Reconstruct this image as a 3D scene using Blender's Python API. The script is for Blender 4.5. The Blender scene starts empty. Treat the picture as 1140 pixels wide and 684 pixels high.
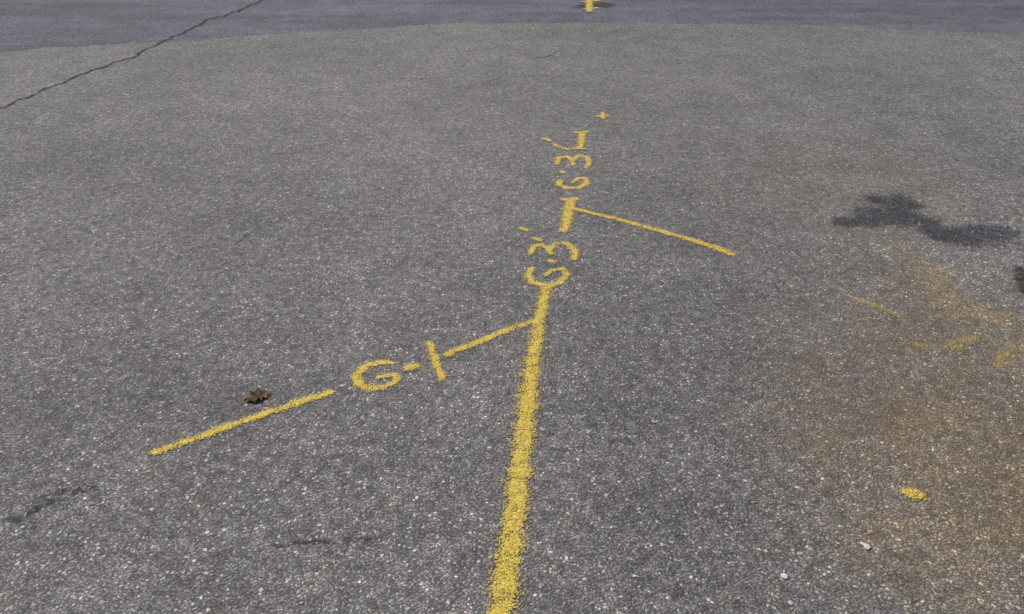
import bpy, math, random
import numpy as np
random.seed(7); np.random.seed(7)
scene = bpy.context.scene
CAM_H=1.6; PITCH=math.radians(30); F=895.0
def P(u,v):
    """photogrammetric survey: photo point -> metres on the ground plane (x, y, depth)"""
    x=(u-570)/F; y=(342-v)/F
    t=CAM_H/(math.sin(PITCH)-y*math.cos(PITCH))
    return (x*t,(math.cos(PITCH)+y*math.sin(PITCH))*t,t)

# ---------- node helpers ----------
class N:
    def __init__(s,nt): s.nt=nt
    def new(s,t,**k):
        n=s.nt.nodes.new(t)
        for a,b in k.items(): setattr(n,a,b)
        return n
    def put(s,sock,v):
        if isinstance(v,bpy.types.NodeSocket): s.nt.links.new(v,sock)
        else:
            if isinstance(v,(tuple,list)) and len(v)==3 and sock.type=='RGBA': v=(*v,1)
            sock.default_value=v
    def math(s,op,a,b=0.0,c=None,clamp=False):
        n=s.new('ShaderNodeMath',operation=op,use_clamp=clamp)
        s.put(n.inputs[0],a); s.put(n.inputs[1],b)
        if c is not None: s.put(n.inputs[2],c)
        return n.outputs[0]
    def vmath(s,op,a,b=(0,0,0)):
        n=s.new('ShaderNodeVectorMath',operation=op); s.put(n.inputs[0],a)
        if op=='SCALE': s.put(n.inputs[3],b)
        else: s.put(n.inputs[1],b)
        return n.outputs['Value'] if op=='LENGTH' else n.outputs[0]
    def smooth(s,v,a,b,lo=0.0,hi=1.0,kind='SMOOTHSTEP'):
        n=s.new('ShaderNodeMapRange',interpolation_type=kind)
        for i,x in enumerate((v,a,b,lo,hi)): s.put(n.inputs[i],x)
        return n.outputs[0]
    def mix(s,f,a,b,mode='MIX'):
        n=s.new('ShaderNodeMix',data_type='RGBA',blend_type=mode)
        s.put(n.inputs[0],f); s.put(n.inputs[6],a); s.put(n.inputs[7],b)
        return n.outputs[2]
    def noise(s,vec,scale,detail=2,rough=.5,dim='2D'):
        n=s.new('ShaderNodeTexNoise',noise_dimensions=dim)
        s.put(n.inputs['Vector'],vec); n.inputs['Scale'].default_value=scale
        n.inputs['Detail'].default_value=detail; n.inputs['Roughness'].default_value=rough
        return n.outputs[0],n.outputs[1]
    def vor(s,vec,scale,rnd=1.0,feature='F1'):
        n=s.new('ShaderNodeTexVoronoi',voronoi_dimensions='2D',feature=feature)
        s.put(n.inputs['Vector'],vec); n.inputs['Scale'].default_value=scale
        n.inputs['Randomness'].default_value=rnd
        return n.outputs['Distance'],(n.outputs['Color'] if feature=='F1' else None)
    def sep(s,c):
        n=s.new('ShaderNodeSeparateColor'); s.put(n.inputs[0],c); return n.outputs
    def ramp(s,f,stops):
        n=s.new('ShaderNodeValToRGB'); s.put(n.inputs[0],f)
        e=n.color_ramp.elements
        while len(e)<len(stops): e.new(.5)
        for el,(p,c) in zip(e,stops):
            el.position=p; el.color=(*c,1) if isinstance(c,tuple) else (c,c,c,1)
        return n.outputs[0]

def make_group(name,sc,binder,stops,rare,gain):
    g=bpy.data.node_groups.new(name,'ShaderNodeTree')
    for o,t in (('Color','NodeSocketColor'),('Height','NodeSocketFloat'),('Pos','NodeSocketVector')):
        g.interface.new_socket(o,in_out='OUTPUT',socket_type=t)
    n=N(g); out=n.new('NodeGroupOutput')
    pos=n.new('ShaderNodeNewGeometry').outputs['Position']
    _,wc=n.noise(pos,130,0)
    vec=n.vmath('ADD',pos,n.vmath('SCALE',n.vmath('SUBTRACT',wc,(.5,.5,.5)),.007))
    d1,c1=n.vor(vec,sc); s1=n.sep(c1)
    m1=n.smooth(d1,.60,.32)
    tone=n.ramp(s1[0],stops)
    tint=n.mix(s1[1],(1.14,.98,.86),(.94,.99,1.08))
    tone=n.mix(1.0,tone,tint,'MULTIPLY')
    c=n.mix(m1,(binder*1.02,binder,binder*.99),tone)
    d2,c2=n.vor(vec,sc*.5); s2=n.sep(c2)
    m2=n.math('MULTIPLY',n.smooth(d2,.36,.22),n.math('GREATER_THAN',s2[0],rare))
    c=n.mix(m2,c,n.mix(s2[1],(.44,.38,.32),(.40,.40,.40)))
    g1,_=n.noise(pos,420,1,.7)
    c=n.mix(1.0,c,n.ramp(g1,[(.3,.62),(.7,1.32)]),'MULTIPLY')
    for scale,lo,hi,dt in ((.6,.87,1.12,4),(4,.86,1.13,3),(26,.72,1.26,2)):
        a,_=n.noise(pos,scale,dt,.6)
        c=n.mix(1.0,c,n.ramp(a,[(.3,lo),(.7,hi)]),'MULTIPLY')
    c=n.mix(1.0,c,gain,'MULTIPLY')
    h=n.math('ADD',n.math('MULTIPLY',m1,n.math('ADD',n.math('MULTIPLY',s1[2],.7),.5)),n.math('MULTIPLY',m2,.5))
    h=n.math('ADD',h,n.math('MULTIPLY',g1,.5))
    h3,_=n.noise(pos,28,1)
    h=n.math('ADD',h,n.math('MULTIPLY',h3,1.6))
    g.links.new(c,out.inputs[0]); g.links.new(h,out.inputs[1]); g.links.new(pos,out.inputs[2])
    return g
G_LOT=make_group('CoarseAsphalt',142,.068,[(0,.08),(.45,.128),(.8,.17),(.94,.22),(1,.36)],.955,(1.48,1.42,1.36))
G_ROAD=make_group('FineAsphalt',190,.09,[(0,.10),(.5,.12),(.8,.14),(.95,.18),(1,.26)],.985,(1.13,1.17,1.34))

def new_mat(name):
    m=bpy.data.materials.new(name); m.use_nodes=True
    m.node_tree.nodes.clear(); n=N(m.node_tree)
    o=n.new('ShaderNodeOutputMaterial'); b=n.new('ShaderNodeBsdfPrincipled')
    return m,n,o,b
def grp(n,g):
    k=n.new('ShaderNodeGroup'); k.node_tree=g; return k.outputs
def bump(n,b,h,dist=.004,st=.9):
    k=n.new('ShaderNodeBump'); k.inputs['Strength'].default_value=st; k.inputs['Distance'].default_value=dist
    n.put(k.inputs['Height'],h); n.put(b.inputs['Normal'],k.outputs[0])

# ---------- asphalt lot ----------
m,n,o,b=new_mat('lot_asphalt'); A=grp(n,G_LOT); c=A[0]; pos=A[2]
fine,_=n.noise(pos,6,4,.7); _,wc=n.noise(pos,2.2,4,.6)
wpos=n.vmath('ADD',pos,n.vmath('SCALE',n.vmath('SUBTRACT',wc,(.5,.5,.5)),.8))
def dirt_and_tone(c,u,v,r,rot,col,amt,soft=.95):
    ctr=P(u,v)
    mp=n.new('ShaderNodeMapping',vector_type='TEXTURE'); n.put(mp.inputs[0],wpos)
    mp.inputs['Location'].default_value=(ctr[0],ctr[1],0); mp.inputs['Rotation'].default_value=(0,0,rot)
    mp.inputs['Scale'].default_value=(r[0],r[1],1)
    k=n.smooth(n.vmath('LENGTH',n.vmath('MULTIPLY',mp.outputs[0],(1,1,0))),1.0,1-soft)
    k=n.math('MULTIPLY',k,n.smooth(fine,.25,.7,.3*amt,amt,'LINEAR'))
    tc=n.mix(1.0,n.mix(.2,c,(.17,.17,.17)),tuple(x*5.4 for x in col),'MULTIPLY')
    return n.mix(k,c,tc)
c=dirt_and_tone(c,1125,560,(.95,1.05),.1,(.22,.172,.10),.85)
c=dirt_and_tone(c,1125,400,(.95,1.0),0,(.22,.175,.112),.7)
c=dirt_and_tone(c,970,420,(.75,1.5),-.2,(.19,.17,.148),.8)
c=dirt_and_tone(c,1085,340,(.26,.9),.2,(.26,.21,.11),.6)
c=dirt_and_tone(c,960,215,(1.2,1.3),0,(.215,.197,.168),.75)
c=dirt_and_tone(c,650,110,(3.2,2.6),0,(.205,.202,.19),.7)  # broad paler, slightly warm tone over the far middle of the lot
n.put(b.inputs['Base Color'],c); b.inputs['Roughness'].default_value=.85
b.inputs['Specular IOR Level'].default_value=.3
bump(n,b,A[1],.0032,.8); n.nt.links.new(b.outputs[0],o.inputs[0]); MAT_LOT=m
# ---------- road ----------
m,n,o,b=new_mat('road_asphalt'); A=grp(n,G_ROAD); pos=A[2]
st=n.vmath('MULTIPLY',pos,(.22,1.6,1)); sn,_=n.noise(st,1.3,3,.6)
c=n.mix(1.0,A[0],n.ramp(sn,[(.35,.86),(.65,1.14)]),'MULTIPLY')
n.put(b.inputs['Base Color'],c); b.inputs['Roughness'].default_value=.9; b.inputs['Specular IOR Level'].default_value=.2
bump(n,b,A[1],.003,.8); n.nt.links.new(b.outputs[0],o.inputs[0]); MAT_ROAD=m

def mesh_obj(name,vs,fs,mat,smooth=False):
    me=bpy.data.meshes.new(name); me.from_pydata(vs,[],fs); me.materials.append(mat)
    ob=bpy.data.objects.new(name,me); scene.collection.objects.link(ob)
    if smooth: me.shade_smooth()
    return ob
mesh_obj('ground',[(-300,-300,0),(300,-300,0),(300,300,0),(-300,300,0)],[(0,1,2,3)],MAT_LOT)
edge=[(-700,95),(-300,75),(0,56),(100,52),(200,46),(300,39),(400,32),(500,27.5),(600,25.5),(700,25.5),(800,27),(900,29.5),(1000,33),(1140,39),(1400,52),(1800,75)]
ep=[P(*e)[:2] for e in edge]; near=[]
wob=0
for (x0,y0),(x1,y1) in zip(ep,ep[1:]):
    L=math.hypot(x1-x0,y1-y0); k=max(2,int(L/.03))
    for i in range(k):
        f=i/k; wob=.93*wob+random.gauss(0,.014)
        near.append((x0+(x1-x0)*f, y0+(y1-y0)*f+wob+random.gauss(0,.012)))
vs=[];fs=[]
for x,y in near: vs+= [(x,y,.0005),(x,y+.25,.004),(x,60,.004)]
for i in range(len(near)-1):
    a=3*i; fs+=[(a,a+3,a+4,a+1),(a+1,a+4,a+5,a+2)]
mesh_obj('road',vs,fs,MAT_ROAD)

# ---------- coverage-field sheets ----------
def field(groups,mat,z,step=.006,reach=.9,k=1.0):
    segs=[]
    for gi,(name,strokes) in enumerate(groups):
        for st in strokes:
            pts=[]
            for q in st:
                X,Y,t=P(q[0],q[1]); pts.append((X,Y,q[2]*k*.5*t/F))
            if len(pts)==1: pts=[pts[0],(pts[0][0]+.001,pts[0][1],pts[0][2])]
            for a,b_ in zip(pts,pts[1:]): segs.append((gi,a,b_))
    mg=max(max(a[2],b_[2]) for _,a,b_ in segs)*2+.02
    x0=min(min(a[0],b_[0]) for _,a,b_ in segs)-mg; x1=max(max(a[0],b_[0]) for _,a,b_ in segs)+mg
    y0=min(min(a[1],b_[1]) for _,a,b_ in segs)-mg; y1=max(max(a[1],b_[1]) for _,a,b_ in segs)+mg
    nx=int((x1-x0)/step)+2; ny=int((y1-y0)/step)+2
    cov=np.full((nx,ny),-9.0); own=np.zeros((nx,ny),int)
    for gi,a,b_ in segs:
        r=max(a[2],b_[2])*2.3+.01
        i0=max(0,int((min(a[0],b_[0])-r-x0)/step)); i1=min(nx,int((max(a[0],b_[0])+r-x0)/step)+2)
        j0=max(0,int((min(a[1],b_[1])-r-y0)/step)); j1=min(ny,int((max(a[1],b_[1])+r-y0)/step)+2)
        X,Y=np.meshgrid(x0+np.arange(i0,i1)*step,y0+np.arange(j0,j1)*step,indexing='ij')
        dx,dy=b_[0]-a[0],b_[1]-a[1]; L2=dx*dx+dy*dy+1e-12
        t=np.clip(((X-a[0])*dx+(Y-a[1])*dy)/L2,0,1)
        d=np.hypot(X-a[0]-t*dx,Y-a[1]-t*dy); w=a[2]+(b_[2]-a[2])*t
        cc=1-d/w; sub=cov[i0:i1,j0:j1]; up=cc>sub
        sub[up]=cc[up]; own[i0:i1,j0:j1][up]=gi
    mx=np.maximum.reduce([cov[:-1,:-1],cov[1:,:-1],cov[1:,1:],cov[:-1,1:]])
    for gi,(name,_) in enumerate(groups):
        I,J=np.nonzero((mx>-reach)&(own[:-1,:-1]==gi)); idx={}; V=[];Fc=[];C=[]
        def vid(i,j):
            kk=(i,j)
            if kk not in idx:
                idx[kk]=len(V); V.append((x0+i*step,y0+j*step,z)); C.append(float(max(cov[i,j],-1.5)))
            return idx[kk]
        for i,j in zip(I.tolist(),J.tolist()):
            Fc.append((vid(i,j),vid(i+1,j),vid(i+1,j+1),vid(i,j+1)))
        ob=mesh_obj(name,V,Fc,mat)
        at=ob.data.attributes.new('cov','FLOAT','POINT'); at.data.foreach_set('value',C)

def alpha_out(n,o,b,al):
    tr=n.new('ShaderNodeBsdfTransparent'); mx=n.new('ShaderNodeMixShader')
    n.put(mx.inputs[0],al); n.put(mx.inputs[1],tr.outputs[0]); n.put(mx.inputs[2],b.outputs[0])
    n.nt.links.new(mx.outputs[0],o.inputs[0])
def paint_mat(name,bias,col,lim=1.0,soft=.65,a1w=2.1):
    m,n,o,b=new_mat(name); A=grp(n,G_LOT); pos=A[2]
    at=n.new('ShaderNodeAttribute',attribute_name='cov').outputs['Fac']
    a1,_=n.noise(pos,200,2,.65); a2,_=n.noise(pos,22,2,.6)
    s=n.math('ADD',n.math('MINIMUM',at,.6),n.math('MULTIPLY',n.math('SUBTRACT',a1,.5),a1w))
    s=n.math('ADD',s,n.math('MULTIPLY',n.math('SUBTRACT',a2,.5),.8))
    s=n.math('ADD',s,n.math('MULTIPLY',n.math('SUBTRACT',A[1],1.8),.5))
    al=n.math('MULTIPLY',n.smooth(s,bias-.25,bias-.25+soft),lim)
    tone,_=n.noise(pos,60,3,.6)
    cc=n.mix(n.smooth(at,-.2,.6),(col[0]*.8,col[1]*.78,col[2]),col)
    cc=n.mix(1.0,cc,n.ramp(tone,[(.3,.76),(.7,1.12)]),'MULTIPLY')
    cc=n.mix(.2,cc,A[0])
    n.put(b.inputs['Base Color'],cc); b.inputs['Roughness'].default_value=.75
    bump(n,b,A[1],.003,.8); alpha_out(n,o,b,al); return m
M_P=paint_mat('yellow_spray_paint',.05,(.79,.55,.045))
M_F=paint_mat('faded_yellow_paint',.1,(.66,.46,.07),.5,1.0,2.6)

main=[(557,700,36),(563,640,34),(571,590,31),(579,520,28),(586,460,25),(592,410,21),(598,370,17),(603,345,15),(608,322,14)]
branch_l=[[(597,357,10),(560,370,12),(525,384,12),(498,395,12)],[(478,382,9),(485,402,11),(492,422,11)],
          [(172,504,12),(220,488,14),(270,470,14),(320,453,14),(368,437,13)]]
Gl=[[(436,405,9),(424,404,11),(408,408,13),(397,417,13),(398,428,13),(412,433,13),(430,431,12),(442,425,10),(441,418,9),(422,420,9)]]
dotl=[[(456,410,14),(463,408,13)]]
Gm=[[(592,299,8),(587,307,10),(593,315,12),(609,319,12),(624,315,11),(631,307,10),(627,300,8),(615,301,7),(608,307,7)]]
dm=[[(613,291,12)]]
T3m=[[(591,282,9),(594,275,10),(603,273,9),(611,277,9),(613,283,8)],[(611,278,9),(619,272,9),(631,272,10),(640,279,10),(639,289,9)],
     [(595,266,9),(601,268,9)],[(581,255,8),(587,257,7)]]
Tt=[[(636,222,14),(632,240,15),(628,257,14)],[(627,223,9),(641,222,9)],[(640,233,9),(700,248,10),(750,262,11),(790,274,12),(808,280,14),(813,283,14)]]
Gt=[[(624,201,8),(622,206,9),(630,210,9),(644,210,9),(653,205,9),(652,199,7),(643,199,7),(638,204,6)]]
T3t=[[(626,192,9)],[(620,183,7),(622,176,8),(632,175,8),(637,179,7),(638,184,7)],[(637,180,7),(643,174,8),(653,175,8),(656,182,8),(652,187,7)]]
Tp=[[(618,162,7),(625,165,7),(633,167,6)],[(607,155,9),(612,157,8)],[(648,148,10),(647,157,10),(645,166,9)],[(640,148,6),(654,147,6)],[(638,166,6),(651,166,6)]]
cross=[[(664,130,6),(677,129,6)],[(671,126,6),(671,132,6)]]
dot=[[(1010,549,17),(1018,551,21),(1024,553,16)]]
far=[[(656,-6,9),(656,14,9)],[(650,3,8),(666,2,8)],[(652,11,8),(664,10,8)]]
field([('utility_paint_line',[main]),('paint_marking_g_1',branch_l+Gl+dotl),('paint_marking_g_3',Gm+dm+T3m),
       ('paint_marking_g_3_branch',Tt+Gt+T3t+Tp),('paint_survey_cross',cross),('paint_dot',dot)],M_P,.003,.007,1.3)
field([('paint_marking',far)],M_P,.0115,.015)
faded=[[(955,335,13),(975,342,14),(1003,352,12)],[(1128,388,16),(1118,397,18),(1110,408,14)],[(1056,388,20),(1072,381,22),(1085,377,15)],[(1015,384,14),(1035,386,14)]]
field([('faded_paint_mark',faded)],M_F,.003,.007,1.3)

def crack_mat(name,opac):
    m,n,o,b=new_mat(name); pos=n.new('ShaderNodeNewGeometry').outputs['Position']
    at=n.new('ShaderNodeAttribute',attribute_name='cov').outputs['Fac']; a1,_=n.noise(pos,35,3,.7)
    al=n.smooth(n.math('ADD',at,n.math('MULTIPLY',n.math('SUBTRACT',a1,.5),3.4)),-.1,.8)
    b.inputs['Base Color'].default_value=(.035,.032,.03,1); b.inputs['Roughness'].default_value=.95; b.inputs['Specular IOR Level'].default_value=.1
    alpha_out(n,o,b,n.math('MULTIPLY',al,opac)); return m
M_C=crack_mat('crack_dark',.75); M_C2=crack_mat('crack_faint',.6)
def jag(pts,w,amp,k=8):
    out=[]
    for (a,b_),(c_,d) in zip(pts,pts[1:]):
        for i in range(k):
            f=i/k; out.append((a+(c_-a)*f+random.gauss(0,amp),b_+(d-b_)*f+random.gauss(0,amp*.6),w*random.uniform(.5,1.4)))
    out.append((*pts[-1],w*.5)); return out
field([('pavement_crack',[jag([(-60,140),(0,121),(40,104),(90,84),(140,66),(185,46),(200,40)],5.5,1.2)]),],M_C,.004,.01)
field([('pavement_crack',[jag([(200,40),(230,24),(265,13),(300,-2),(330,-12)],4.5,.9)])],M_C,.008,.012)
field([('pavement_crack',[jag([(-30,585),(20,580),(45,565),(70,548),(110,545)],5,2.5)]),
       ('pavement_crack',[jag([(300,607),(370,603),(405,600),(436,597)],4,1.5,5)]),
       ('pavement_crack',[jag([(262,272),(275,262),(283,255)],2.5,1,4)]),
       ('pavement_crack',[jag([(590,67),(612,62),(628,56)],2.2,1,4)])],M_C2,.004,.005)

def stain_mat(name,mul,lim=.9,spec=.3,amp=1.7):
    m,n,o,b=new_mat(name); A=grp(n,G_LOT); pos=A[2]
    at=n.new('ShaderNodeAttribute',attribute_name='cov').outputs['Fac']
    a1,_=n.noise(pos,7,4,.65); a2,_=n.noise(pos,60,3,.7)
    s=n.math('ADD',at,n.math('MULTIPLY',n.math('SUBTRACT',a1,.5),amp))
    s=n.math('ADD',s,n.math('MULTIPLY',n.math('SUBTRACT',a2,.5),2.2))
    al=n.math('MULTIPLY',n.smooth(s,-.3,1.0),lim)
    n.put(b.inputs['Base Color'],n.mix(1.0,A[0],mul,'MULTIPLY')); b.inputs['Roughness'].default_value=.85
    b.inputs['Specular IOR Level'].default_value=spec
    bump(n,b,A[1],.0035,.8); alpha_out(n,o,b,al); return m
M_S=stain_mat('oil_stain',(.42,.45,.52),.82,.2,2.0)
M_B=stain_mat('rust_stain',(.38,.27,.2))
M_D=stain_mat('wet_stain',(.2,.22,.22))
field([('oil_stain',[[(940,249,28),(965,244,50),(1000,240,66),(1025,244,36)],[(980,224,36),(1000,223,42),(1015,230,28)],
       [(1025,244,22),(1045,262,42),(1080,264,52),(1115,262,42)],[(1090,256,34)]])],M_S,.003,.02,1.2,1.1)
field([('rust_stain',[[(1136,300,16),(1139,325,16)]])],M_B,.004,.02,1.2)
field([('wet_stain',[[(650,8,24),(672,6,30)],[(668,-2,24)]])],M_D,.0075,.02,1.2)

# ---------- dead leaf ----------
m,n,o,b=new_mat('dead_leaf'); tc=n.new('ShaderNodeTexCoord').outputs['Object']
a,_=n.noise(tc,60,4,.7,'3D')
n.put(b.inputs['Base Color'],n.ramp(a,[(.3,(.025,.016,.01)),(.5,(.075,.048,.028)),(.7,(.20,.14,.08))])); b.inputs['Roughness'].default_value=.9
b.inputs['Specular IOR Level'].default_value=.1
n.nt.links.new(b.outputs[0],o.inputs[0])
lx,ly,_=P(287,443)
vs=[];fs=[]; NU,NV=22,9
for i in range(NU+1):
    s=i/NU; w=.021*(math.sin(math.pi*s)**.7)*(1+.28*math.sin(s*24))+.0006
    for j in range(NV+1):
        q=j/NV*2-1
        x=(s-.5)*.085+.004*q*math.sin(s*11); y=q*w*1.3
        z=.003+.008*abs(q)**1.6*math.sin(math.pi*s)+.003*math.sin(s*9+q*3)+.0025*math.sin(s*23)*q
        vs.append((x,y,max(.001,z)))
for i in range(NU):
    for j in range(NV):
        a=i*(NV+1)+j; fs.append((a,a+NV+1,a+NV+2,a+1))
k=len(vs)
for i in range(7):
    s=i/6
    for an in range(4):
        vs.append((.04+s*.018,.0011*math.cos(an*1.57)+.006*s*s,.004+.0011*math.sin(an*1.57)+.002*s))
for i in range(6):
    for an in range(4):
        a=k+i*4+an; c_=k+i*4+(an+1)%4; fs.append((a,c_,c_+4,a+4))
lf=mesh_obj('dead_leaf',vs,fs,m,True); lf.location=(lx,ly,.001); lf.rotation_euler=(0,0,.45)

# ---------- loose pebbles ----------
import bmesh
m,n,o,b=new_mat('pebble_stone'); gi=n.new('ShaderNodeNewGeometry')
c=n.ramp(gi.outputs['Random Per Island'],[(0,(.20,.17,.14)),(.4,(.34,.31,.27)),(.8,(.50,.47,.42)),(1,(.64,.61,.56))])
a,_=n.noise(gi.outputs['Position'],300,2,.6,'3D'); c=n.mix(1.0,c,n.ramp(a,[(.3,.7),(.7,1.1)]),'MULTIPLY')
n.put(b.inputs['Base Color'],c); b.inputs['Roughness'].default_value=.75; n.nt.links.new(b.outputs[0],o.inputs[0])
bm=bmesh.new()
spots=[(965,609,.011),(873,642,.009),(95,556,.007),(102,562,.006),(960,606,.007),(880,672,.007),(695,515,.006),(336,672,.006),(770,470,.006),(840,560,.006)]
pl=[(*P(u,v)[:2],r) for u,v,r in spots]
for i in range(1100):
    Y=random.uniform(1.0,9); X=random.uniform(-.9,.9)*(Y*.75+.6)
    pl.append((X,Y,random.choice((.002,.0025,.003,.003,.004,.005))))
for X,Y,r in pl:
    g=bmesh.ops.create_icosphere(bm,subdivisions=1,radius=r)
    sx,sy,sz=random.uniform(.7,1.3),random.uniform(.6,1.1),random.uniform(.3,.5); an=random.random()*6.28
    for v in g['verts']:
        x,y,z=v.co; j=1+random.uniform(-.2,.2); x*=sx*j; y*=sy*j; z*=sz*j
        v.co=(X+x*math.cos(an)-y*math.sin(an),Y+x*math.sin(an)+y*math.cos(an),z+r*.12+.001)
me=bpy.data.meshes.new('loose_gravel'); bm.to_mesh(me); me.materials.append(m)
ob=bpy.data.objects.new('loose_gravel',me); scene.collection.objects.link(ob)

# ---------- light ----------
EL,AZ=math.radians(50),math.radians(-35)
w=bpy.data.worlds.new('World'); scene.world=w; w.use_nodes=True; nt=w.node_tree
bg=nt.nodes['Background']; sky=nt.nodes.new('ShaderNodeTexSky'); sky.sky_type='NISHITA'; sky.sun_disc=False
sky.sun_elevation=EL; sky.sun_rotation=AZ
nt.links.new(sky.outputs[0],bg.inputs[0]); bg.inputs[1].default_value=.10
L=bpy.data.lights.new('sun','SUN'); L.energy=4.1; L.angle=math.radians(.5); L.color=(1,.95,.88)
so=bpy.data.objects.new('sun',L); scene.collection.objects.link(so)
from mathutils import Vector
d=Vector((math.sin(AZ)*math.cos(EL),math.cos(AZ)*math.cos(EL),math.sin(EL)))
so.rotation_euler=d.to_track_quat('Z','Y').to_euler(); so.location=d*20
cam=bpy.data.cameras.new('camera'); co=bpy.data.objects.new('camera',cam); scene.collection.objects.link(co)
cam.sensor_width=36; cam.lens=36*F/1140; cam.clip_end=1000; cam.clip_start=.05
co.location=(0,0,CAM_H); co.rotation_euler=(math.pi/2-PITCH,0,0); scene.camera=co
scene.view_settings.view_transform='Standard'; scene.view_settings.look='None'; scene.view_settings.exposure=0
